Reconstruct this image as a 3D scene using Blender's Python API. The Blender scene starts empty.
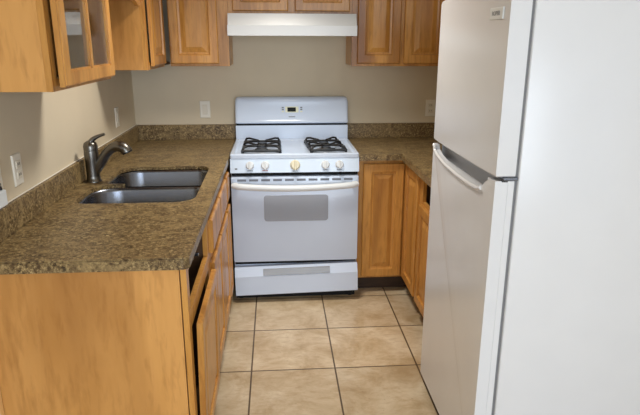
import bpy, bmesh, math, random
from mathutils import Vector, Matrix
random.seed(7)
S = bpy.context.scene
COL = S.collection
PI = math.pi

# ------------------------------------------------------------------ camera
def make_camera():
    yaw, pitch, roll = map(math.radians, (4.3577, 16.1696, 0.1512))
    f = Vector((math.sin(yaw)*math.cos(pitch), math.cos(yaw)*math.cos(pitch), -math.sin(pitch)))
    r0 = Vector((math.cos(yaw), -math.sin(yaw), 0)); u0 = r0.cross(f)
    c, s = math.cos(roll), math.sin(roll)
    r = c*r0 + s*u0; u = -s*r0 + c*u0
    M = Matrix(((r.x, u.x, -f.x, -.1059), (r.y, u.y, -f.y, -3.9839), (r.z, u.z, -f.z, 1.567), (0, 0, 0, 1)))
    cd = bpy.data.cameras.new('camera'); o = bpy.data.objects.new('camera', cd); COL.objects.link(o)
    o.matrix_world = M
    cd.sensor_fit = 'HORIZONTAL'; cd.sensor_width = 36; cd.lens = 575.6*36/640; cd.clip_start = .05
    S.camera = o
make_camera()

# ------------------------------------------------------------------ light and exposure
W = bpy.data.worlds.new('world'); S.world = W; W.use_nodes = True
W.node_tree.nodes['Background'].inputs[0].default_value = (.80, .88, 1, 1)
W.node_tree.nodes['Background'].inputs[1].default_value = .9
def area(name, loc, target, sx, sy, power, col):
    l = bpy.data.lights.new(name, 'AREA'); l.shape = 'RECTANGLE'; l.size = sx; l.size_y = sy; l.energy = power; l.color = col
    o = bpy.data.objects.new(name, l); COL.objects.link(o); o.location = loc
    d = Vector(target)-Vector(loc); o.rotation_euler = d.to_track_quat('-Z', 'Z').to_euler()
    return o
area('daylight_rear_window', (.5, -7.2, 1.35), (.1, 0, .8), 2.4, 1.9, 104, (.76, .87, 1))
def downlight(loc, power, col):
    l = bpy.data.lights.new('ceiling_downlight', 'SPOT'); l.energy = power; l.color = col; l.shadow_soft_size = .2
    l.spot_size = math.radians(136); l.spot_blend = .7
    o = bpy.data.objects.new('ceiling_downlight', l); COL.objects.link(o); o.location = loc
    o.rotation_euler = (Vector((-.22, -1.60, 0))-Vector(loc)).to_track_quat('-Z', 'Y').to_euler()
downlight((-.05, -1.14, 2.41), 112, (1, .96, .89))
vs = S.view_settings
vs.view_transform = 'Standard'; vs.look = 'None'; vs.gamma = 1; vs.use_curve_mapping = False; vs.exposure = .2

# ------------------------------------------------------------------ materials
def srgb(r, g, b):
    def c(v):
        v /= 255.
        return v/12.92 if v <= .04045 else ((v+.055)/1.055)**2.4
    return (c(r), c(g), c(b), 1)
class NT:
    def __init__(s, name):
        s.m = bpy.data.materials.new(name); s.m.use_nodes = True; s.t = s.m.node_tree
        s.b = s.t.nodes['Principled BSDF']
    def n(s, typ, **kw):
        x = s.t.nodes.new(typ)
        for k, v in kw.items():
            if k.startswith('i_'): x.inputs[k[2:]].default_value = v
            else: setattr(x, k, v)
        return x
    def l(s, a, b): s.t.links.new(a, b)
    def coord(s, scale, loc=(0, 0, 0)):
        tc = s.n('ShaderNodeTexCoord'); mp = s.n('ShaderNodeMapping')
        mp.inputs['Scale'].default_value = scale; mp.inputs['Location'].default_value = loc
        s.l(tc.outputs['Object'], mp.inputs['Vector']); return mp.outputs['Vector']
    def noise(s, v, scale, detail=3, rough=.5, dist=0):
        x = s.n('ShaderNodeTexNoise'); x.inputs['Scale'].default_value = scale; x.inputs['Detail'].default_value = detail
        x.inputs['Roughness'].default_value = rough; x.inputs['Distortion'].default_value = dist
        s.l(v, x.inputs['Vector']); return x.outputs['Fac']
    def ramp(s, fac, stops):
        x = s.n('ShaderNodeValToRGB'); e = x.color_ramp.elements
        while len(e) < len(stops): e.new(.5)
        for q, (p, c) in zip(e, stops): q.position = p; q.color = c
        s.l(fac, x.inputs['Fac']); return x.outputs['Color']
    def mix(s, fac, a, b, mode='MIX'):
        x = s.n('ShaderNodeMix', data_type='RGBA', blend_type=mode)
        if isinstance(fac, float): x.inputs[0].default_value = fac
        else: s.l(fac, x.inputs[0])
        for i, v in ((6, a), (7, b)):
            if isinstance(v, tuple): x.inputs[i].default_value = v
            else: s.l(v, x.inputs[i])
        return x.outputs[2]
    def base(s, v):
        if isinstance(v, tuple): s.b.inputs['Base Color'].default_value = v
        else: s.l(v, s.b.inputs['Base Color'])
    def bump(s, h, strength, dist=.002):
        x = s.n('ShaderNodeBump'); x.inputs['Strength'].default_value = strength; x.inputs['Distance'].default_value = dist
        s.l(h, x.inputs['Height']); s.l(x.outputs['Normal'], s.b.inputs['Normal'])
    def set(s, rough=.5, metal=0, spec=.5, coat=0):
        s.b.inputs['Roughness'].default_value = rough; s.b.inputs['Metallic'].default_value = metal
        s.b.inputs['Specular IOR Level'].default_value = spec; s.b.inputs['Coat Weight'].default_value = coat
def plain(name, c, rough=.5, metal=0, spec=.5, var=.04, bump=0, bscale=300):
    m = NT(name); v = m.coord((1, 1, 1))
    k = m.noise(v, 6, 3)
    lo = tuple(x*(1-var) for x in c[:3])+(1,); hi = tuple(min(1, x*(1+var)) for x in c[:3])+(1,)
    m.base(m.ramp(k, [(.3, lo), (.7, hi)])); m.set(rough, metal, spec)
    if bump: m.bump(m.noise(v, bscale, 2), bump)
    return m.m
def wood(name, scale, light, mid, dark, rough=.30):
    m = NT(name); v = m.coord(scale)
    oi = m.n('ShaderNodeObjectInfo')
    ad = m.n('ShaderNodeVectorMath', operation='ADD'); cmb = m.n('ShaderNodeCombineXYZ')
    ml = m.n('ShaderNodeMath', operation='MULTIPLY'); ml.inputs[1].default_value = 37.
    m.l(oi.outputs['Random'], ml.inputs[0])
    for i in range(3): m.l(ml.outputs[0], cmb.inputs[i])
    m.l(v, ad.inputs[0]); m.l(cmb.outputs[0], ad.inputs[1]); v = ad.outputs[0]
    g1 = m.noise(v, 1.0, 4, .6, .6); g2 = m.noise(v, 5.0, 3, .6, .2); g3 = m.noise(v, .35, 3, .5, 1.0)
    c = m.ramp(g1, [(.3, mid), (.55, light), (.75, mid)])
    c = m.mix(m.ramp(g3, [(.47, (0, 0, 0, 1)), (.70, (.75, .75, .75, 1))]), c, dark)
    c = m.mix(m.ramp(g2, [(.48, (0, 0, 0, 1)), (.75, (.5, .5, .5, 1))]), c, dark)
    m.base(c); m.set(rough, 0, .4); m.bump(g2, .08, .001)
    return m.m
L_, M_, D_ = srgb(208, 152, 78), srgb(190, 130, 60), srgb(138, 86, 34)
WOOD = wood('maple_wood', (14, 14, 1.6), L_, M_, D_)
WOODH = wood('maple_wood_cross_grain', (3, 3, 30), L_, M_, D_)
WOODE = wood('maple_end_panel', (7, 7, 1.3), srgb(216, 160, 92), srgb(204, 148, 80), srgb(150, 98, 44))
WOODIN = wood('cabinet_interior_shaded', (14, 14, 1.6), srgb(104, 72, 44), srgb(94, 64, 38), srgb(70, 46, 26), .6)  # maple darkened to paint the shade inside open cabinets
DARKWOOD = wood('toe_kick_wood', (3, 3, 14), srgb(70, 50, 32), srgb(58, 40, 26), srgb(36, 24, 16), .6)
def granite():
    m = NT('granite'); v = m.coord((1, 1, 1))
    a = m.noise(v, 95, 6, .75, .4); b = m.noise(v, 38, 4, .65, .8); c = m.noise(m.coord((5, 9, 7)), 1.2, 5, .6, 1.6)
    vo = m.n('ShaderNodeTexVoronoi'); vo.inputs['Scale'].default_value = 85; m.l(v, vo.inputs['Vector'])
    col = m.ramp(a, [(.34, srgb(36, 27, 19)), (.43, srgb(86, 68, 45)), (.53, srgb(136, 114, 75)), (.66, srgb(196, 172, 126))])
    col = m.mix(m.ramp(b, [(.47, (0, 0, 0, 1)), (.60, (.6, .6, .6, 1))]), col, srgb(84, 63, 41))
    col = m.mix(m.ramp(c, [(.46, (0, 0, 0, 1)), (.66, (.6, .6, .6, 1))]), col, srgb(164, 140, 96))
    col = m.mix(m.ramp(vo.outputs['Distance'], [(.10, (.7, .7, .7, 1)), (.24, (0, 0, 0, 1))]), col, srgb(34, 26, 20))
    m.base(col); m.set(.36, 0, .35); return m.m
GRANITE = granite()
def tile():
    m = NT('floor_tile'); T = .4132
    v = m.coord((1, 1, 1), (.25+T*20, 1.051+T*20, 0))
    w = m.coord((1, 1, 1))
    br = m.n('ShaderNodeTexBrick'); br.offset = 0; br.squash = 1
    for k, q in (('Scale', 1.), ('Mortar Size', .0042), ('Mortar Smooth', .15), ('Bias', 0.), ('Brick Width', T), ('Row Height', T)): br.inputs[k].default_value = q
    br.inputs['Color1'].default_value = (.86, .86, .86, 1); br.inputs['Color2'].default_value = (1, 1, 1, 1); br.inputs['Mortar'].default_value = (1, 1, 1, 1)
    m.l(v, br.inputs['Vector'])
    a = m.noise(w, 5, 6, .65, .5); b = m.noise(m.coord((10, 26, 1)), 1.5, 4, .6, .3); c = m.noise(w, 60, 3, .7)
    col = m.ramp(a, [(.34, srgb(186, 160, 122)), (.5, srgb(210, 188, 154)), (.66, srgb(226, 208, 178))])
    col = m.mix(m.ramp(b, [(.5, (0, 0, 0, 1)), (.75, (.5, .5, .5, 1))]), col, srgb(180, 146, 104))
    col = m.mix(m.ramp(c, [(.62, (0, 0, 0, 1)), (.74, (.5, .5, .5, 1))]), col, srgb(150, 118, 84))
    col = m.mix(.9, col, br.outputs['Color'], 'MULTIPLY')
    col = m.mix(br.outputs['Fac'], col, srgb(96, 78, 58))
    m.base(col); m.set(.32, 0, .5)
    inv = m.n('ShaderNodeMath', operation='SUBTRACT'); inv.inputs[0].default_value = 1; m.l(br.outputs['Fac'], inv.inputs[1])
    m.bump(inv.outputs[0], .5, .002); return m.m
TILE = tile()
WALL = plain('wall_paint', srgb(214, 200, 174), .75, var=.02, bump=.12, bscale=90)
CEIL = plain('ceiling_paint', srgb(232, 228, 216), .85, var=.01)
WHITE = plain('white_enamel', srgb(208, 221, 240), .18, var=.01)
WHITE_HOOD = plain('hood_enamel', srgb(200, 201, 200), .3, var=.01)
FRIDGE = plain('fridge_enamel', srgb(222, 223, 226), .24, var=.012, bump=.05, bscale=260)
FRIDGE_GAP = plain('fridge_gasket', srgb(120, 120, 122), .7)
CHROMEISH = plain('silver_trim', srgb(240, 241, 243), .25, .2)
POCKET = plain('handle_pocket_grey', srgb(150, 152, 156), .35, .3)
ALMOND = plain('almond_plastic', srgb(226, 218, 200), .4, var=.02)
WPLATE = plain('white_plastic', srgb(236, 230, 216), .4, var=.02)
BLACK = plain('black_iron', srgb(26, 26, 28), .45, var=.2)
GAP = plain('black_gap', srgb(10, 10, 11), .8)
STEEL = plain('brushed_steel', srgb(126, 130, 140), .26, 1, var=.06)
NICKEL = plain('brushed_nickel', srgb(116, 112, 106), .3, 1, var=.06)
ALU = plain('burner_aluminium', srgb(170, 170, 172), .4, .8)
OVENGLASS = plain('oven_glass', srgb(150, 154, 163), .12, var=.01)
SCREEN = plain('clock_screen', srgb(24, 28, 26), .6, 0, .2)
CREAM = plain('cream_print', srgb(226, 226, 196), .4)
INK = plain('grey_print', srgb(120, 124, 130), .5)
CONTROL = plain('control_enamel_blue_reflection', srgb(202, 216, 233), .2, var=.01)  # the panel's bluish reflection is put into its base colour
TRIMW = plain('pale_maple_trim', srgb(238, 194, 130), .4)
KNOBW = plain('knob_white', srgb(224, 228, 230), .35, var=.01)
KNOBC = plain('knob_cream', srgb(228, 220, 190), .35, var=.01)
RED = plain('red_print', srgb(196, 120, 112), .5)
SLOT = plain('vent_slot_grey', srgb(120, 124, 134), .7)
def glass():
    m = NT('cabinet_glass'); m.base(srgb(235, 240, 238)); m.set(.02, 0, .5)
    m.b.inputs['Transmission Weight'].default_value = 1; m.b.inputs['IOR'].default_value = 1.45; return m.m
GLASS = glass()

# ------------------------------------------------------------------ builders
class MB:
    """collects shapes in world coordinates; build() links them as one mesh object"""
    def __init__(s): s.bm = bmesh.new()
    def _f(s, vs):
        try: return s.bm.faces.new(vs)
        except ValueError: return None
    def box(s, x0, x1, y0, y1, z0, z1, bev=0, seg=2, tf=None):
        b = bmesh.new()
        v = [b.verts.new((x, y, z)) for x in (x0, x1) for y in (y0, y1) for z in (z0, z1)]
        for q in ((0, 1, 3, 2), (4, 6, 7, 5), (0, 4, 5, 1), (2, 3, 7, 6), (0, 2, 6, 4), (1, 5, 7, 3)): b.faces.new([v[i] for i in q])
        if bev: bmesh.ops.bevel(b, geom=b.edges[:], offset=bev, segments=seg, profile=.5, affect='EDGES')
        if tf: bmesh.ops.transform(b, matrix=tf, verts=b.verts)
        s.merge(b); return s
    def merge(s, b):
        me = bpy.data.meshes.new('t'); b.to_mesh(me); b.free(); s.bm.from_mesh(me); bpy.data.meshes.remove(me)
    def loft(s, loops, cap0=True, cap1=True, closed=True):
        rows = [[s.bm.verts.new(p) for p in L] for L in loops]
        n = len(rows[0])
        for a, b in zip(rows, rows[1:]):
            for i in range(n if closed else n-1):
                j = (i+1) % n; s._f((a[i], a[j], b[j], b[i]))
        if cap0: s._f(rows[0][::-1])
        if cap1: s._f(rows[-1])
        return s
    def prism(s, poly, fn, d0, d1):
        """poly of (a,b); fn(a,b,d) -> point"""
        return s.loft([[fn(a, b, d0) for a, b in poly], [fn(a, b, d1) for a, b in poly]])
    def tube(s, pts, rad, n=12, cap=True, flat=1):
        pts = [Vector(p) for p in pts]
        if not hasattr(rad, '__len__'): rad = [rad]*len(pts)
        loops = []; prev = None
        for i, p in enumerate(pts):
            t = (pts[min(i+1, len(pts)-1)]-pts[max(i-1, 0)]).normalized()
            if prev is None:
                a = Vector((0, 0, 1)) if abs(t.z) < .9 else Vector((1, 0, 0))
                u = t.cross(a).normalized()
            else: u = (prev-t*prev.dot(t)).normalized()
            prev = u; w = t.cross(u)
            loops.append([p+rad[i]*(math.cos(k*2*PI/n)*u+flat*math.sin(k*2*PI/n)*w) for k in range(n)])
        return s.loft(loops, cap, cap)
    def lathe(s, c, axis, prof, n=24):
        """prof of (r, h) along axis"""
        a = Vector(axis).normalized(); q = Vector((0, 0, 1)) if abs(a.z) < .9 else Vector((1, 0, 0))
        u = a.cross(q).normalized(); w = a.cross(u); c = Vector(c)
        return s.loft([[c+a*h+max(r, 1e-5)*(math.cos(k*2*PI/n)*u+math.sin(k*2*PI/n)*w) for k in range(n)] for r, h in prof])
    def build(s, name, mat, parent=None, smooth=None, loc=None):
        bm = s.bm
        bmesh.ops.remove_doubles(bm, verts=bm.verts, dist=1e-6)
        bmesh.ops.recalc_face_normals(bm, faces=bm.faces)
        base = Vector(loc) if loc else Vector((0, 0, 0))
        if parent is not None:
            base = WORLD[parent.name]
        bmesh.ops.translate(bm, verts=bm.verts, vec=-base)
        me = bpy.data.meshes.new(name); bm.to_mesh(me); bm.free()
        me.materials.append(mat)
        if smooth is not None:
            me.shade_smooth(); 
            try: me.set_sharp_from_angle(angle=math.radians(smooth))
            except Exception: pass
        o = bpy.data.objects.new(name, me); COL.objects.link(o)
        if parent is not None: o.parent = parent
        else: o.location = base
        WORLD[o.name] = base
        return o
WORLD = {}
def tag(o, label, cat, group=None):
    o['label'] = label; o['category'] = cat
    if group: o['group'] = group
    return o
def thing(name, loc, label, cat, group=None):
    o = bpy.data.objects.new(name, None); COL.objects.link(o); o.location = loc; o.empty_display_size = .1
    WORLD[o.name] = Vector(loc); return tag(o, label, cat, group)
def struct(name, mb, mat):
    o = mb.build(name, mat); o['kind'] = 'structure'; return o
def rrect(x0, x1, y0, y1, r, n=6):
    """rounded rectangle, anticlockwise; r one radius or four (x0y0, x1y0, x1y1, x0y1)"""
    if not hasattr(r, '__len__'): r = [r]*4
    out = []
    for (cx, cy, a, q) in ((x0+r[0], y0+r[0], PI, r[0]), (x1-r[1], y0+r[1], 1.5*PI, r[1]), (x1-r[2], y1-r[2], 0, r[2]), (x0+r[3], y1-r[3], .5*PI, r[3])):
        for k in range(n+1):
            t = a+k*PI/2/n; out.append((cx+q*math.cos(t), cy+q*math.sin(t)))
    return out
def slab(mb, outer, holes, z0, z1, fn=None):
    """plate with holes, extruded between two levels"""
    fn = fn or (lambda a, b, d: (a, b, d))
    b = bmesh.new(); es = []
    for loop in [outer]+holes:
        vs = [b.verts.new((p[0], p[1], 0)) for p in loop]
        es += [b.edges.new((vs[i], vs[(i+1) % len(vs)])) for i in range(len(vs))]
    r = bmesh.ops.triangle_fill(b, use_beauty=True, use_dissolve=False, edges=es)
    fs = [g for g in r['geom'] if isinstance(g, bmesh.types.BMFace)]
    e = bmesh.ops.extrude_face_region(b, geom=fs)
    up = {g for g in e['geom'] if isinstance(g, bmesh.types.BMVert)}
    for v in b.verts:
        v.co = Vector(fn(v.co.x, v.co.y, z1 if v in up else z0))
    mb.merge(b); return mb

# ------------------------------------------------------------------ setting
XL, XR = -1.055, 1.315
struct('floor', MB().box(XL-.1, 4.2, -7.6, .1, -.06, 0), TILE)
struct('wall_back', MB().box(XL, XR, 0, .1, 0, 2.44), WALL)
struct('wall_left', MB().box(XL-.1, XL, -7.6, .1, 0, 2.44), WALL)
struct('wall_right', MB().box(XR, XR+.1, -2.9, .1, 0, 2.44), WALL)
struct('ceiling', MB().box(XL-.1, 4.2, -7.6, .1, 2.44, 2.5), CEIL)
t1 = struct('trim_1', MB().box(XL, XL+.025, -2.276, -2.252, 0, .872, .002), TRIMW)

# ------------------------------------------------------------------ cabinet pieces
def frame_of(axis, plane):
    """fn(a, b, d): a along the face, b = height, d out of the face"""
    if axis == 'x+': return lambda a, b, d: (plane+d, a, b)
    if axis == 'x-': return lambda a, b, d: (plane-d, a, b)
    return lambda a, b, d: (a, plane-d, b)           # faces the room along -y
def ring(a0, a1, b0, b1, i): return [(a0+i, b0+i), (a1-i, b0+i), (a1-i, b1-i), (a0+i, b1-i)]
def panel_door(parent, fn, a0, a1, b0, b1, t=.019, stile=.055, name='door', tilt=None, mat=None):
    w = min(a1-a0, b1-b0); stile = min(stile, w*.24)
    g = tilt if tilt else (lambda p: p)
    P = lambda i, d: [g(fn(a, b, d)) for a, b in ring(a0, a1, b0, b1, i)]
    mb = MB(); mb.loft([P(0, 0), P(0, t-.005), P(.002, t-.002), P(.006, t), P(stile-.006, t), P(stile-.002, t-.002), P(stile, t-.011), P(stile+.012, t-.012)])
    d = mb.build(name, mat or WOOD, parent)
    k = stile+.0122; r = min(.03, w*.1)
    MB().loft([P(k-.001, t-.0135), P(k, t-.0118), P(k+r, t-.003), P(k+r+.002, t-.0025)]).build('center_panel', mat or WOOD, d)
    return d
def slab_front(parent, fn, a0, a1, b0, b1, t=.019, name='drawer_front'):
    P = lambda i, d: [fn(a, b, d) for a, b in ring(a0, a1, b0, b1, i)]
    return MB().loft([P(0, 0), P(0, t-.007), P(.003, t-.003), P(.010, t)]).build(name, WOOD, parent)
def face_frame(parent, fn, outer, holes, t=.019):
    mb = MB(); slab(mb, [(outer[0], outer[2]), (outer[1], outer[2]), (outer[1], outer[3]), (outer[0], outer[3])],
         [[(h[0], h[2]), (h[1], h[2]), (h[1], h[3]), (h[0], h[3])] for h in holes], -t, 0, fn)
    return mb.build('face_frame', WOOD, parent)

# --- left base run (faces +x); frame front at FX
FX = -.402; BZ0, BZ1 = .105, .8755
fl = frame_of('x+', FX)
def base_left(y0, y1, label, holes, end=False):
    c = thing('base_cabinet', ((XL+FX)/2, (y0+y1)/2, 0), label, 'cabinet', 'base cabinets under the granite counters')
    xb = FX-.0195; x0 = XL+.003
    mb = MB().box(x0, xb, y0+(.0185 if end else .0005), y0+(.035 if end else .016), BZ0, BZ1).box(x0, xb, y1-.016, y1-.0005, BZ0, BZ1)
    mb.box(x0, x0+.008, y0+.036, y1-.0165, BZ0, BZ1).box(x0+.009, xb, y0+.036, y1-.0165, BZ0, BZ0+.016)
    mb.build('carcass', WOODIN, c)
    face_frame(c, fl, (y0+.0005, y1-.0005, BZ0, BZ1), holes)
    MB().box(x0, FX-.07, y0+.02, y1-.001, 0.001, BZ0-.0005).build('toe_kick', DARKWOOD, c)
    if end: MB().box(x0, xb-.0035, y0+.0015, y0+.018, .001, BZ1, .0008, 1).build('end_panel', WOODE, c)
    return c
ca = base_left(-2.25, -1.665, 'maple base cabinet at near end of sink counter, its drawer missing', [(-2.205, -1.70, .70, .845), (-2.205, -1.70, .145, .64)], True)
tfa = Matrix.Translation((.004, 0, 0)) @ Matrix.Translation((FX, 0, .115)) @ Matrix.Rotation(math.radians(1.1), 4, 'Y') @ Matrix.Translation((-FX, 0, -.115))
panel_door(ca, fl, -2.195, -1.705, .115, .645, .021, tilt=lambda p: tfa @ Vector(p))
MB().box(-.47, -.445, -1.80, -1.775, .72, .775, .004).box(-.445, -.425, -1.794, -1.782, .735, .75, .003).build('drawer_catch', STEEL, ca)['label'] = 'steel drawer catch inside the open slot'
cb = base_left(-1.664, -.865, 'maple sink base cabinet below the double bowl steel sink', [(-1.62, -1.28, .145, .64), (-1.25, -.91, .145, .64)])
for a, b in ((-1.635, -1.27), (-1.255, -.89)):
    panel_door(cb, fl, a, b, .115, .645)
    slab_front(cb, fl, a, b, .69, .838, name='false_drawer_front')
cc = base_left(-.864, -.004, 'maple corner base cabinet beside the left flank of the white range', [(-.83, -.72, .145, .64)])
panel_door(cc, fl, -.845, -.70, .115, .645)
slab_front(cc, fl, -.845, -.70, .69, .838)

# --- right corner base cabinet with folding doors
c = thing('corner_cabinet', (1.0, -.5, 0), 'maple corner base cabinet right of the range with doors meeting in an inner corner', 'cabinet', 'base cabinets under the granite counters')
YB, XB = -.584, .690
x0 = .3865
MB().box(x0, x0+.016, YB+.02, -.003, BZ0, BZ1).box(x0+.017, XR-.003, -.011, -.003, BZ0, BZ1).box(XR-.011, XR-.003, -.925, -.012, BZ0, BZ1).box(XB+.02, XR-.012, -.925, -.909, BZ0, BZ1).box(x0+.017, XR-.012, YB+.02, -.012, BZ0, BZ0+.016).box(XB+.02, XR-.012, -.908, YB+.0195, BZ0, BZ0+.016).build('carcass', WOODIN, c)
fb, fr = frame_of('y-', YB), frame_of('x-', XB)
mb = MB(); slab(mb, [(x0, BZ0), (XB+.018, BZ0), (XB+.018, BZ1), (x0, BZ1)], [[(.43, .14), (XB-.02, .14), (XB-.02, .84), (.43, .84)]], -.019, 0, fb)
slab(mb, [(-.925, BZ0), (YB-.0002, BZ0), (YB-.0002, BZ1), (-.925, BZ1)], [[(-.89, .14), (-.62, .14), (-.62, .84), (-.89, .84)]], -.019, 0, fr)
mb.build('face_frame', WOOD, c)
panel_door(c, fb, .416, .668, .117, .852, .018)
panel_door(c, fr, -.915, -.606, .117, .852, .018)
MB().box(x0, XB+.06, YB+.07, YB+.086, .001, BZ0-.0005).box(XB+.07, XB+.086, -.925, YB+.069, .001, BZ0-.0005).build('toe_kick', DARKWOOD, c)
# --- right unit beyond, mostly behind the fridge
c = thing('base_cabinet', (1.0, -1.25, 0), 'maple base cabinet beside the refrigerator, its top drawer missing', 'cabinet', 'base cabinets under the granite counters')
y0, y1 = -1.572, -.926
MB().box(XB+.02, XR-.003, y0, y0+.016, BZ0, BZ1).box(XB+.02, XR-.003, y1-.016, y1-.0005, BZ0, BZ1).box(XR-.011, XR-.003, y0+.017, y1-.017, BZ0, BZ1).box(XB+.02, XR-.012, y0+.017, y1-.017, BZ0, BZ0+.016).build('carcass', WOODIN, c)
face_frame(c, fr, (y0, y1-.0005, BZ0, BZ1), [(y0+.04, -.985, .715, .845), (y0+.04, -.985, .145, .66)])
panel_door(c, fr, y0+.02, -.965, .117, .70, .019)
MB().box(XB+.05, XB+.07, -1.10, -1.06, .73, .79, .004).build('drawer_catch', STEEL, c)['label'] = 'steel drawer catch inside the open slot'
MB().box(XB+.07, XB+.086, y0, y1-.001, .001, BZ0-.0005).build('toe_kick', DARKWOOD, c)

# ------------------------------------------------------------------ countertops
SINK = (-.955, -.462, -1.615, -.895)
YD = -1.272
NEAR = (SINK[0], SINK[1], SINK[2], YD-.010); FAR = (-.925, SINK[1]-.006, YD+.010, SINK[3])
NR, FR = [.055, .09, .05, .13], [.05, .04, .07, .11]
CT0, CT1, CTM = .8765, .914, .897
ct = thing('countertop', (-.72, -1.13, CT0), 'brown speckled granite countertop holding the double sink, left of the range', 'countertop', 'granite countertops')
def sink_outline(e):
    n = rrect(NEAR[0]-e, NEAR[1]+e, NEAR[2]-e, NEAR[3]+.008, [q+e for q in NR], 8)
    f = rrect(FAR[0]-e, FAR[1]+e, FAR[2]-.008, FAR[3]+e, [q+e for q in FR], 8)
    return n[:18]+f[18:36]+f[:9]+n[27:]
outer = [(XL+.002, -2.28), (-.411, -2.28)]+[(-.411+.024*math.sin(k*PI/10), -2.256-.024*math.cos(k*PI/10)) for k in range(1, 6)]+[(-.387, -.002), (XL+.002, -.002)]
mb = MB(); slab(mb, outer, [sink_outline(.03)], CT0, CTM); slab(mb, outer, [sink_outline(0)], CTM, CT1-.004)
ins = lambda P, c, d: P
out2 = [(min(x, -.391) if x > -.5 else x, max(y, -2.276)) for x, y in outer]
slab(mb, out2, [sink_outline(.003)], CT1-.004, CT1)
mb.build('worktop', GRANITE, ct)
MB().box(XL+.002, XL+.022, -2.28, -.0225, CT1+.0003, 1.016, .002, 1).box(XL+.002, -.3835, -.022, -.002, CT1+.0003, 1.016, .002, 1).build('backsplash', GRANITE, ct)
MB().box(XL+.0015, XL+.007, -2.28, -.009, 1.0163, 1.0205, .001, 1).build('caulk_line', WPLATE, ct)['label'] = 'white caulk line along the wall'
ct = thing('countertop', (.95, -.8, CT0), 'brown speckled granite countertop between the range and the refrigerator', 'countertop', 'granite countertops')
outer = [(.3845, -.002), (.3845, -.628), (.642, -.628), (.642, -1.575), (XR-.002, -1.575), (XR-.002, -.002)]
out2 = [(.3845, -.002), (.3845, -.624), (.646, -.624), (.646, -1.575), (XR-.002, -1.575), (XR-.002, -.002)]
mb = MB(); slab(mb, outer, [], CT0, CT1-.004); slab(mb, out2, [], CT1-.004, CT1); mb.build('worktop', GRANITE, ct)
MB().box(.3845, XR-.002, -.022, -.002, CT1+.0003, 1.016, .002, 1).box(XR-.022, XR-.002, -1.575, -.0225, CT1+.0003, 1.016, .002, 1).build('backsplash', GRANITE, ct)

# ------------------------------------------------------------------ sink
sk = thing('kitchen_sink', (-.70, -1.27, .66), 'double bowl stainless steel undermount sink set in the granite counter', 'sink')
def bowl(rc, r, e):
    mb = MB(); x0, x1, y0, y1 = rc[0]-.008, rc[1]+.008, rc[2]-e[0], rc[3]+e[1]
    loops = []
    for i, z in [(-.012, CTM-.0006), (0, CTM-.0008), (.003, CTM-.003), (.008, .880), (.018, .725), (.035, .697), (.075, .688)]:
        ii = max(i, 0) if True else i
        o = .012 if i < 0 else 0
        loops.append([(a, b, z) for a, b in rrect(x0+ii-o, x1-ii+o, y0+ii-(o if e[0] else 0), y1-ii+(o if e[1] else 0), [max(q-ii*.6, .03) for q in r], 8)])
    cx, cy = (x0+x1)/2, (y0+y1)/2
    loops.append([(cx+.05*math.cos(t), cy+.05*math.sin(t), .684) for t in [math.atan2(p[1]-cy, p[0]-cx) for p in loops[-1]]])
    mb.loft(loops, False, True)
    o = mb.build('bowl', STEEL, sk, 40)
    MB().lathe((cx, cy, .6845), (0, 0, 1), [(.001, 0), (.030, 0), (.044, .004), (.047, .002), (.047, -.004)], 24).build('drain', NICKEL, o, 40)
    return o
bowl(NEAR, NR, (.008, 0)); bowl(FAR, FR, (0, .008))
MB().box(-.80, SINK[1]-.03, YD-.0098, YD+.0098, .870, CTM-.004, .004).build('divider', STEEL, sk)

# ------------------------------------------------------------------ faucet
fx, fy = -.985, -1.215
fc = thing('kitchen_faucet', (fx, fy, CT1), 'brushed nickel single lever faucet rising behind the double sink', 'faucet')
MB().lathe((fx, fy, CT1+.0005), (0, 0, 1), [(.037, 0), (.037, .004), (.032, .010), (.030, .03), (.031, .10), (.033, .135), (.032, .150)], 28).build('body', NICKEL, fc, 40)
def bez(p, n=18):
    p = [Vector(q) for q in p]; o = []
    for k in range(n+1):
        t = k/n; o.append((1-t)**3*p[0]+3*(1-t)**2*t*p[1]+3*(1-t)*t*t*p[2]+t**3*p[3])
    return o
sp = bez([(fx+.005, fy, CT1+.045), (fx+.050, fy-.005, CT1+.085), (fx+.070, fy-.01, CT1+.165), (fx+.130, fy-.018, CT1+.172)])
sp += bez([(fx+.130, fy-.018, CT1+.172), (fx+.150, fy-.021, CT1+.173), (fx+.166, fy-.023, CT1+.165), (fx+.173, fy-.024, CT1+.146)], 8)[1:]
n = len(sp); rads = [.0225 if i < n*.55 else .0225+.004*min(1, (i-n*.55)/5) for i in range(n)]
MB().tube(sp, rads, 16).build('spout', NICKEL, fc, 50)
MB().lathe(sp[-1]+Vector((0, 0, .002)), sp[-1]-sp[-2], [(.025, 0), (.024, .007), (.018, .008), (.017, .004)], 20).build('spray_head', BLACK, fc, 40)
MB().lathe((fx, fy, CT1+.151), (0, 0, 1), [(.032, 0), (.033, .02), (.028, .036), (.014, .045), (.001, .047)], 24).build('cap', NICKEL, fc, 50)
lv = bez([(fx, fy, CT1+.180), (fx+.005, fy, CT1+.200), (fx+.025, fy-.002, CT1+.216), (fx+.072, fy-.004, CT1+.228)], 12)
MB().tube(lv, [.022-.013*(i/12) for i in range(13)], 12, True, .7).build('lever', NICKEL, fc, 50)

# ------------------------------------------------------------------ gas range
RW = .3785
rg = thing('gas_range', (0, -.36, 0), 'white freestanding gas range with black grates between the two counters', 'range')
MB().box(-RW, RW, -.628, -.012, .045, .904, .004).build('body', WHITE, rg)
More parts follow.
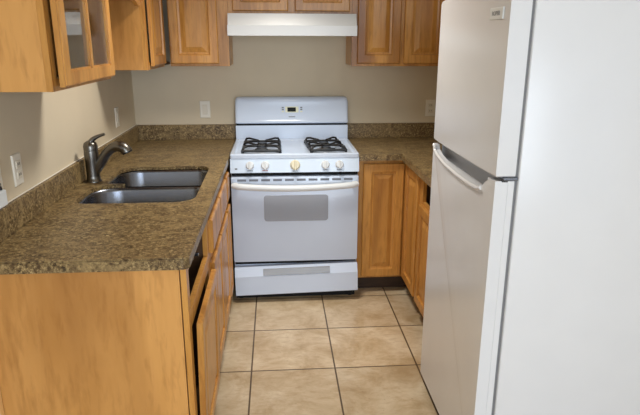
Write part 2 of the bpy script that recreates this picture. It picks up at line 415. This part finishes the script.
# cooktop with raised rim
mb = MB()
def rr(i, z, y0=-.660, y1=-.10, r=.012): return [(a, b, z) for a, b in rrect(-RW-.001+i, RW+.001-i, y0+i, y1-i, max(r-i*.3, .004), 4)]
mb.loft([rr(0, .9055), rr(0, .925), rr(.005, .930), rr(.022, .930), rr(.030, .921), rr(.034, .9205)])
mb.build('cooktop', WHITE, rg, 40)
# control panel, sloped
prof = [(-.6285, .9040), (-.656, .9040), (-.672, .822), (-.6285, .822)]
MB().prism(prof, lambda a, b, d: (d, a, b), -RW, RW).build('control_panel', CONTROL, rg)
MB().box(-RW+.004, RW-.004, -.640, -.6285, .799, .8215).build('door_gap_shade', GAP, rg)  # black strip painting the shade between control panel and oven door
def panel_pt(x, z, out=0):
    t = (.904-z)/.082
    return Vector((x, -.656-.016*t-out, z))
nrm = Vector((0, -.082, .016)).normalized()
for x, r, m in ((-.264, .025, KNOBW), (-.176, .025, KNOBW), (0, .030, KNOBC), (.178, .025, KNOBW), (.262, .025, KNOBW)):
    c0 = panel_pt(x, .864)
    mb = MB().lathe(c0+nrm*.0006, nrm, [(r, 0), (r, .004), (r*.86, .008), (r*.78, .020), (r*.70, .022), (.001, .022)], 24)
    k = mb.build('knob', m, rg, 40)
    q = c0+nrm*.0225
    tf = Matrix.Translation(q) @ nrm.to_track_quat('Y', 'Z').to_matrix().to_4x4()
    MB().box(-.0055, .0055, 0, .010, -r*.95, r*.95, .003, 2, tf).build('grip', m, k)
    q = panel_pt(x, .864-r-.0045, .0004)
    MB().box(x-.016, x+.016, q.y-.0006, q.y+.0002, q.z-.0022, q.z+.0022).build('dial_mark', RED if abs(x+.176) < .01 else INK, rg)
q = panel_pt(-.345, .846, .0004); MB().box(-.352, -.338, q.y-.0006, q.y+.0003, q.z-.006, q.z+.004).build('dial_mark', INK, rg)
# lower back panel and backguard
MB().box(-RW, RW, -.098, -.012, .9045, 1.018, .004).build('back_panel', WHITE, rg)
pr = []
zt = 1.204
for k in range(7): t = k*PI/2/6; pr.append((-.082+.035-.035*math.cos(t)+.0, zt-.035+.035*math.sin(t)))
prof = [(-.012, 1.030), (-.098, 1.030), (-.108, 1.036), (-.108, 1.046), (-.098, 1.060)]+[(p[0]-.004, p[1]) for p in pr]+[(-.012, zt)]
mb = MB()
def bg(x, i): return [(x, min(-.012, y+i*.5) if y < -.013 else y, max(1.030, z-i) if z > 1.1 else z) for y, z in prof]
mb.loft([bg(-RW, .022), bg(-RW+.004, .010), bg(-RW+.012, .003), bg(-RW+.026, 0), bg(RW-.026, 0), bg(RW-.012, .003), bg(RW-.004, .010), bg(RW, .022)])
mb.build('backguard', WHITE, rg, 35)
MB().box(-RW+.006, RW-.006, -.092, -.02, 1.0185, 1.0295).build('back_vent', GAP, rg)
# clock
yb = -.0985
slope = lambda z: -.098+(z-1.060)/(1.169-1.060)*.012
def on_guard(x0, x1, z0, z1, t, e=.0003): 
    return lambda mb: mb.loft([[(x0, slope(z0)-e, z0), (x1, slope(z0)-e, z0), (x1, slope(z1)-e, z1), (x0, slope(z1)-e, z1)], [(x0, slope(z0)-e-t, z0), (x1, slope(z0)-e-t, z0), (x1, slope(z1)-e-t, z1), (x0, slope(z1)-e-t, z1)]])
ck = on_guard(-.044, .044, 1.104, 1.142, .0012)(MB()).build('clock', CREAM, rg)
on_guard(-.030, .026, 1.109, 1.137, .0008, .0017)(MB()).build('screen', SCREEN, ck)
for x in (-.066, .058):
    for k in range(3):
        on_guard(x-.002, x+.012, 1.106+k*.013, 1.114+k*.013, .0015)(MB()).build('clock_button', INK if k else CREAM, rg)
mb = MB()
for k in range(6): on_guard(-.022+k*.0075, -.0165+k*.0075, 1.072, 1.079, .0006)(mb)
mb.build('brand_lettering', INK, rg)
# oven door
def rbox(x0, x1, z0, z1, y0, y1, r, bev=.006):
    L = lambda i, y: [(a, y, b) for a, b in rrect(x0+i, x1-i, z0+i, z1-i, max(r-i*.5, .002), 5)]
    return MB().loft([L(0, y1), L(0, y0+bev), L(bev*.3, y0+bev*.3), L(bev, y0)])
od = rbox(-RW, RW, .262, .797, -.668, -.6290, .008).build('oven_door', WHITE, rg, 40)
L = lambda i, y: [(a, y, b) for a, b in rrect(-.188+i, .196-i, .522+i, .684-i, .018, 5)]
MB().loft([L(0, -.6683), L(0, -.6692), L(.002, -.6697)]).build('oven_window', OVENGLASS, od)
for k in range(10):
    xc = -.315+k*.07
    MB().box(xc-.026, xc+.026, -.6687, -.6681, .770, .783).build('vent_slot', SLOT, od)
hp = []
for k in range(25):
    t = -1+2*k/24; x = t*.368
    hp.append((x, -.706-.012*(1-t*t) if abs(t) < .96 else -.690, .752-.016*(1-t*t)))
mb = MB().tube(hp, [.019 if 0 < i < 24 else .015 for i in range(25)], 12, True, 1.0)
for sx in (-1, 1): mb.box(sx*.352-.014, sx*.352+.014, -.702, -.6681, .735, .766, .005)
mb.build('door_handle', KNOBW, od, 50)
# storage drawer, hanging slightly crooked
Rz = Matrix.Translation(Vector((.378, 0, .25))) @ Matrix.Rotation(math.radians(-1.25), 4, 'Y') @ Matrix.Translation(Vector((-.378, 0, -.25)))
prof = [(-.6290, .066), (-.690, .066), (-.694, .070), (-.694, .190), (-.690, .196), (-.668, .240), (-.660, .243), (-.6290, .243)]
mb = MB().prism(prof, lambda a, b, d: (d, a, b), -RW+.002, RW)
bmesh.ops.transform(mb.bm, matrix=Rz, verts=mb.bm.verts)
dr = mb.build('storage_drawer', WHITE, rg)
prof = [(-.694, .194), (-.6965, .196), (-.683, .226), (-.674, .2305), (-.6765, .225)]
mb = MB().prism(prof, lambda a, b, d: (d, a, b), -.203, .207)
bmesh.ops.transform(mb.bm, matrix=Rz, verts=mb.bm.verts)
mb.build('finger_pull', POCKET, dr)
MB().box(-RW+.01, RW-.01, -.634, -.02, .038, .0445).build('base_pan', GAP, rg)
for x in (-.345, .345):
    for y in (-.60, -.06):
        MB().lathe((x, y, .0005), (0, 0, 1), [(.018, 0), (.018, .012), (.008, .014), (.008, .0375)], 12).build('leg', BLACK, rg)
MB().box(-RW+.004, RW-.004, -.6315, -.6285, .236, .2615).build('drawer_gap_shade', GAP, rg)  # black strip painting the shade in the gap above the crooked drawer
MB().box(-RW+.004, RW-.004, -.612, -.604, .002, .0375).build('under_drawer_shade', GAP, rg)  # added black strip standing in for the dark void under the range
# burners and grates
def burner(x, y):
    b = MB().lathe((x, y, .9208), (0, 0, 1), [(.062, 0), (.058, .003), (.040, .004), (.036, .012), (.001, .012)], 28).build('burner', ALU, rg, 30)
    MB().lathe((x, y, .9330), (0, 0, 1), [(.030, 0), (.032, .003), (.028, .007), (.001, .008)], 24).build('burner_cap', BLACK, b, 40)
def grate(xc, turn=0):
    hwx = .112 if turn == 0 else .105; x0, x1, y0, y1 = xc-hwx, xc+hwx, -.575, -.235
    g = MB(); Z = .9345; ym = (y0+y1)/2; hw = (y1-y0)/4
    for p, q, r in (((x0, y0), (x1, y0), .008), ((x0, y1), (x1, y1), .008), ((x0, y0), (x0, y1), .008), ((x1, y0), (x1, y1), .008), ((x0, ym), (x1, ym), .007)):
        g.tube([(p[0], p[1], Z), (q[0], q[1], Z)], r, 8)
    for x in (x0, x1):
        for y in (y0, y1, ym): g.lathe((x, y, .9212), (0, 0, 1), [(.009, 0), (.009, .016)], 8)
    for yc in ((y0+ym)/2, (ym+y1)/2):
        for sx in (-1, 1):
            for sy in (-1, 1):
                cx, cy = xc+sx*hwx, yc+sy*hw
                g.tube([(cx, cy, Z), (cx-sx*.010, cy-sy*.007, Z+.020), (cx-sx*.03, cy-sy*.022, Z+.024), (xc+sx*.022, yc+sy*.018, Z+.017)], [.0065, .007, .0065, .0055], 8)
        for sx in (-1, 1): g.tube([(xc+sx*hwx, yc, Z), (xc+sx*.10, yc, Z+.016), (xc+sx*.036, yc, Z+.018)], .006, 8)
    g.box(xc-.038, xc+.038, y0-.006, y0+.006, Z-.008, Z+.013, .003)
    c = Vector((xc, ym, 0))
    bmesh.ops.transform(g.bm, matrix=Matrix.Translation(c) @ Matrix.Rotation(math.radians(turn), 4, 'Z') @ Matrix.Translation(-c), verts=g.bm.verts)
    g.build('burner_grate', BLACK, rg, 50)
for xc in (-.198, .196):
    for yc in (-.49, -.32): burner(xc, yc)
    grate(xc, 3.5 if xc > 0 else 0)

# ------------------------------------------------------------------ range hood
hd = thing('range_hood', (0, -.24, 1.59), 'white range hood mounted under the short cabinets above the range', 'range hood')
prof = [(-.004, 1.593), (-.474, 1.593), (-.474, 1.650), (-.440, 1.722), (-.004, 1.722)]
mb = MB()
slabp = [(-.004, 1.606), (-.470, 1.606)]
mb.prism([(-.004, 1.612), (-.470, 1.612), (-.470, 1.650), (-.437, 1.7185), (-.004, 1.7185)], lambda a, b, d: (d, a, b), -.376, .376)
mb.box(-.379, .379, -.474, -.470, 1.593, 1.652, .001, 1)
mb.box(-.379, -.376, -.470, -.004, 1.593, 1.650).box(.376, .379, -.470, -.004, 1.593, 1.650)
mb.build('hood_shell', WHITE_HOOD, hd)
MB().box(-.20, .20, -.36, -.10, 1.606, 1.6118).build('grease_filter', ALU, hd)
MB().box(-.06, .06, -.45, -.39, 1.600, 1.6118, .003).build('lamp_cover', CREAM, hd)
MB().box(-.02, .05, -.385, -.37, 1.597, 1.6118, .003).build('switch', BLACK, hd)

# ------------------------------------------------------------------ wall cabinets
UZ0, UZ1 = 1.416, 2.13
def wall_carcass(c, x0, x1, y0, y1, z0, z1, open_face):
    mb = MB().box(x0, x1, y0, y1, z0, z0+.016).box(x0, x1, y0, y1, z1-.016, z1)
    z0 += .0163; z1 -= .0163
    if open_face == 'x': mb.box(x0, x0+.006, y0, y1, z0, z1)
    else: mb.box(x0, x1, y1-.006, y1, z0, z1)
    return mb, z0, z1
GRP = 'wall cabinets hung under the ceiling'
# glass-door cabinet on the left wall
XU = -.782
fu = frame_of('x+', XU)
c = thing('wall_cabinet', (-.92, -1.82, UZ0), 'maple wall cabinet with a two column glass door above the near outlets', 'cabinet', GRP)
y0, y1 = -2.142, -1.497; x0, x1 = XL+.002, XU-.0193
mb, z0, z1 = wall_carcass(c, x0, x1, y0+.0165, y1-.0165, UZ0, UZ1, 'x'); mb.build('carcass', WOODIN, c)
MB().box(x0, x1, y0, y0+.016, UZ0-.002, UZ1, .001, 1).build('end_panel', WOODE, c)
MB().box(x0, x1, y1-.016, y1, UZ0-.002, UZ1, .001, 1).build('end_panel', WOODE, c)
face_frame(c, fu, (y0, y1, UZ0-.002, UZ1), [(y0+.04, y1-.04, UZ0+.035, UZ1-.04)])
MB().box(x0+.0065, x1-.03, y0+.017, y1-.017, 1.775, 1.791).build('shelf', WOODIN, c)
# door a little ajar, hinged on its far side
da0, da1, db0, db1 = -2.118, -1.512, 1.426, 2.11
ang = math.radians(.9)
hinge = Vector((XU+.001, da1, 0))
tf = Matrix.Translation(hinge) @ Matrix.Rotation(ang, 4, 'Z') @ Matrix.Translation(-hinge)
# rotating about the far edge moves the near edge out into the room (+x)
g = lambda p: tf @ Vector(p)
fd = frame_of('x+', XU+.003)
ho = [(da0, db0), (da1, db0), (da1, db1), (da0, db1)]
st = .062; mid = (da0+da1)/2; mw = .014
cols = [(da0+st, mid-mw), (mid+mw, da1-st)]; zr = [(db0+.052, db1-st)]
holes = [[(a, z0_), (b, z0_), (b, z1_), (a, z1_)] for a, b in cols for z0_, z1_ in zr]
mb = MB(); slab(mb, ho, holes, 0, .016, lambda a, b, d: g(fd(a, b, d)))
ins = lambda P, i: [(P[0][0]+i, P[0][1]+i), (P[1][0]-i, P[1][1]+i), (P[2][0]-i, P[2][1]-i), (P[3][0]+i, P[3][1]-i)]
slab(mb, ins(ho, .005), [ins(h, -.006) for h in holes], .016, .021, lambda a, b, d: g(fd(a, b, d)))
gd = mb.build('glass_door', WOOD, c)
for h in holes:
    mb = MB(); q = ins(h, -.004); mb.loft([[g(fd(a, b, .006)) for a, b in q], [g(fd(a, b, .009)) for a, b in q]]); mb.build('glass_pane', GLASS, gd)

# corner cabinet on the left wall
c = thing('wall_cabinet', (-.92, -.45, UZ0), 'maple wall cabinet in the far left corner, its bare side panel facing out', 'cabinet', GRP)
XU2 = -.778; fu = frame_of('x+', XU2)
y0, y1 = -.800, -.006; x1 = XU2-.0193
mb, z0, z1 = wall_carcass(c, x0, x1, y0+.0165, y1, UZ0, UZ1, 'x'); mb.build('carcass', WOODIN, c)
MB().box(x0, x1, y0, y0+.016, UZ0-.002, UZ1, .001, 1).build('side_panel', WOODE, c)
face_frame(c, fu, (y0, -.310, UZ0-.002, UZ1), [(y0+.05, -.35, UZ0+.035, UZ1-.04)])
hinge = Vector((XU2+.001, -.350, 0)); tf2 = Matrix.Translation(hinge) @ Matrix.Rotation(math.radians(1.0), 4, 'Z') @ Matrix.Translation(-hinge)
panel_door(c, frame_of('x+', XU2+.001), -.742, -.350, 1.432, 2.11, tilt=lambda p: tf2 @ Vector(p))
# arched valance board between them
fv = frame_of('x+', -.792)
pts = [(-1.495, 2.10), (-1.495, 1.735)]+[(-1.46+.62*k/16, 1.735+.055*math.sin(PI*k/16)**.8) for k in range(17)]+[(-.802, 1.735), (-.802, 2.10)]
v = MB().prism(pts, fv, -.018, 0).build('valance', WOODH, None, loc=(-.80, -1.15, 1.735))
tag(v, 'arched maple valance board bridging the gap between the two left wall cabinets', 'valance')
# back wall left
def back_cab(xa, xb, z0, label, doors, stiles, yf=-.305):
    c = thing('wall_cabinet', ((xa+xb)/2, -.16, z0), label, 'cabinet', GRP)
    f = frame_of('y-', yf)
    mb = MB().box(xa, xb, yf+.0193, -.003, z0, z0+.016).box(xa, xb, yf+.0193, -.003, UZ1-.016, UZ1)
    mb.box(xa, xa+.016, yf+.0193, -.003, z0+.0163, UZ1-.0163).box(xb-.016, xb, yf+.0193, -.003, z0+.0163, UZ1-.0163).box(xa+.0163, xb-.0163, -.009, -.003, z0+.0163, UZ1-.0163)
    mb.build('carcass', WOODE, c)
    face_frame(c, f, (xa, xb, z0-.002, UZ1), stiles)
    for a, b in doors: panel_door(c, f, a, b, z0+.014, UZ1-.02)
    return c
back_cab(-.742, -.3845, UZ0, 'maple wall cabinet with one raised panel door, left of the range hood', [(-.738, -.449)], [(-.70, -.47, UZ0+.035, UZ1-.04)])
back_cab(-.3835, .3685, 1.7225, 'short maple two door cabinet directly above the range hood', [(-.356, -.022), (.018, .352)], [(-.33, -.045, 1.76, UZ1-.04), (.045, .325, 1.76, UZ1-.04)])
back_cab(.3695, 1.312, UZ0, 'maple wall cabinet with two tall doors, right of the range hood', [(.402, .671), (.693, .962)], [(.43, .655, UZ0+.035, UZ1-.04), (.71, .935, UZ0+.035, UZ1-.04)])

# ------------------------------------------------------------------ refrigerator
fg = thing('refrigerator', (.93, -1.95, 0), 'tall white top freezer refrigerator in the right foreground', 'refrigerator')
FX0, FY0, FY1 = .554, -2.313, -1.598
MB().box(.634, 1.296, FY0+.003, FY1-.003, .055, 1.708, .006, 3).build('body', FRIDGE, fg, 40)
MB().box(.6225, .6336, FY0+.012, FY1-.012, .075, 1.695).build('gasket', FRIDGE_GAP, fg)
MB().box(.590, .70, FY0+.02, FY1-.02, .003, .0545).build('base_grille', GAP, fg)
def bow(y): 
    t = (y-(FY0+FY1)/2)/((FY1-FY0)/2); return FX0+.006*t*t*t*t
def door_loop(z, i):
    ys = [FY0+i+(FY1-FY0-2*i)*k/16 for k in range(17)]
    r = .010
    front = [(bow(y)+i*.8, y, z) for y in ys]
    return front+[(.622, FY1-i, z), (.622, FY0+i, z)]
mb = MB().loft([door_loop(1.166, .006), door_loop(1.170, .001), door_loop(1.176, 0), door_loop(1.706, 0), door_loop(1.716, .004), door_loop(1.722, .014)])
fz = mb.build('freezer_door', FRIDGE, fg, 30)
# fresh food door: front skin with scooped top edge, backed by the pocket
ZT = 1.154
sc = [(-1.628, ZT-.004), (-1.640, 1.130), (-1.70, 1.117), (-1.80, 1.105), (-1.95, 1.0985), (-2.10, 1.0985), (-2.18, 1.103), (-2.212, 1.112), (-2.235, 1.134), (-2.27, ZT-.003)]
top = [(FY1, ZT-.004)]+sc+[(FY0, ZT)]
poly = [(FY0, .045), (FY1, .045)]+top
fnd = lambda a, b, d: (bow(a)+d, a, b)
mb = MB().prism(poly, fnd, 0, .020)
mb.box(FX0+.046, .622, FY0+.0005, FY1-.0005, .045, ZT, .003)
mb.box(FX0+.010, FX0+.046, FY0+.0005, FY1-.0005, .046, 1.095)
mb.box(FX0+.010, FX0+.046, FY0+.0005, -2.24, 1.095, ZT-.004)
ld = mb.build('lower_door', FRIDGE, fg)
MB().box(FX0+.0435, FX0+.0457, -2.236, FY1-.002, 1.0955, ZT-.001).build('handle_pocket', POCKET, ld)
lip = [(-1.612, ZT-.006)]+[(a, b) for a, b in sc[:8]]
pts = [Vector((bow(a)-.002, a, b-.003)) for a, b in lip]
sm = []
for i in range(len(pts)-1):
    for k in range(4): sm.append(pts[i].lerp(pts[i+1], k/4))
sm.append(pts[-1])
MB().tube(sm, [.0075 if i > 2 else .006 for i in range(len(sm))], 10).build('handle_lip', CHROMEISH, ld, 60)
MB().box(.585, .632, FY0-.001, FY0+.05, ZT+.001, 1.165, .002).build('hinge', STEEL, fg)
bd = MB().box(FX0-.0005, FX0+.0045, -2.272, -2.166, 1.629, 1.663, .0015).build('badge', KNOBW, fz)
def lettering(text, size, loc, rot, mat, parent, sx=1):
    cu = bpy.data.curves.new('brand_lettering', 'FONT'); cu.body = text; cu.size = size; cu.align_x = 'CENTER'; cu.align_y = 'CENTER'; cu.extrude = .0004
    tmp = bpy.data.objects.new('t', cu); me = bpy.data.meshes.new_from_object(tmp); bpy.data.objects.remove(tmp); bpy.data.curves.remove(cu)
    me.materials.clear(); me.materials.append(mat); o = bpy.data.objects.new('brand_lettering', me); COL.objects.link(o)
    o.parent = parent; o.location = Vector(loc)-WORLD[parent.name]; o.rotation_euler = rot; o.scale = (sx, 1, 1)
    return o
lettering('ROPER', .018, (FX0-.0008, -2.219, 1.646), (PI/2, 0, -PI/2), INK, bd, 1.15)

# ------------------------------------------------------------------ wall plates
def plate(axis, a, zc, label, kind, w=.070, h=.115):
    f = frame_of('x+', XL+.0005) if axis == 'x' else frame_of('y-', -.0005)
    p0 = f(a, zc, 0)
    name, cat = ('wall_outlet', 'outlet') if kind == 'outlet' else ('light_switch', 'switch')
    t = thing(name, p0, label, cat, 'wall plates above the backsplash')
    P = lambda i, d: [f(u, v, d) for u, v in ring(a-w/2, a+w/2, zc-h/2, zc+h/2, i)]
    MB().loft([P(0, 0), P(0, .003), P(.003, .006), P(.005, .0065)]).build('plate', WPLATE, t)
    R_ = lambda u0, u1, v0, v1, d0, d1: MB().loft([[f(u, v, d0) for u, v in ring(u0, u1, v0, v1, 0)], [f(u, v, d1) for u, v in ring(u0, u1, v0, v1, 0)], [f(u, v, d1+.001) for u, v in ring(u0, u1, v0, v1, .002)]])
    if kind == 'outlet':
        for s in (-1, 1):
            rc = R_(a-.017, a+.017, zc+s*.0195-.014, zc+s*.0195+.014, .0066, .0085).build('receptacle', ALMOND, t)
            for q in (-.006, .006): R_(a+q-.001, a+q+.001, zc+s*.0195-.003, zc+s*.0195+.007, .0096, .0098).build('slot', GAP, rc)
    else:
        R_(a-.0165, a+.0165, zc-.033, zc+.033, .0066, .0095).build('rocker', ALMOND, t)
    return t
plate('x', -1.848, 1.112, 'cream duplex outlet on the left wall under the glass door cabinet', 'outlet')
plate('x', -2.013, 1.112, 'cream outlet cut off by the left picture edge, adapter plugged in', 'outlet')
plate('x', -.455, 1.125, 'cream rocker switch on the left wall behind the faucet, near the corner', 'switch')
plate('y', -.586, 1.117, 'cream rocker switch on the back wall left of the range', 'switch')
plate('y', .968, 1.117, 'cream outlet on the back wall half hidden behind the refrigerator', 'outlet')
p = thing('power_adapter', (XL+.02, -2.035, 1.03), 'white plug adapter with dark cord stub in the outlet at left picture edge', 'adapter')
MB().box(XL+.0108, XL+.034, -2.09, -2.022, 1.028, 1.082, .004).build('body', KNOBW, p)
MB().tube([(XL+.022, -2.036, 1.0825), (XL+.022, -2.036, 1.091), (XL+.024, -2.048, 1.095), (XL+.026, -2.075, 1.094)], .0055, 10).build('cord', BLACK, p, 50)
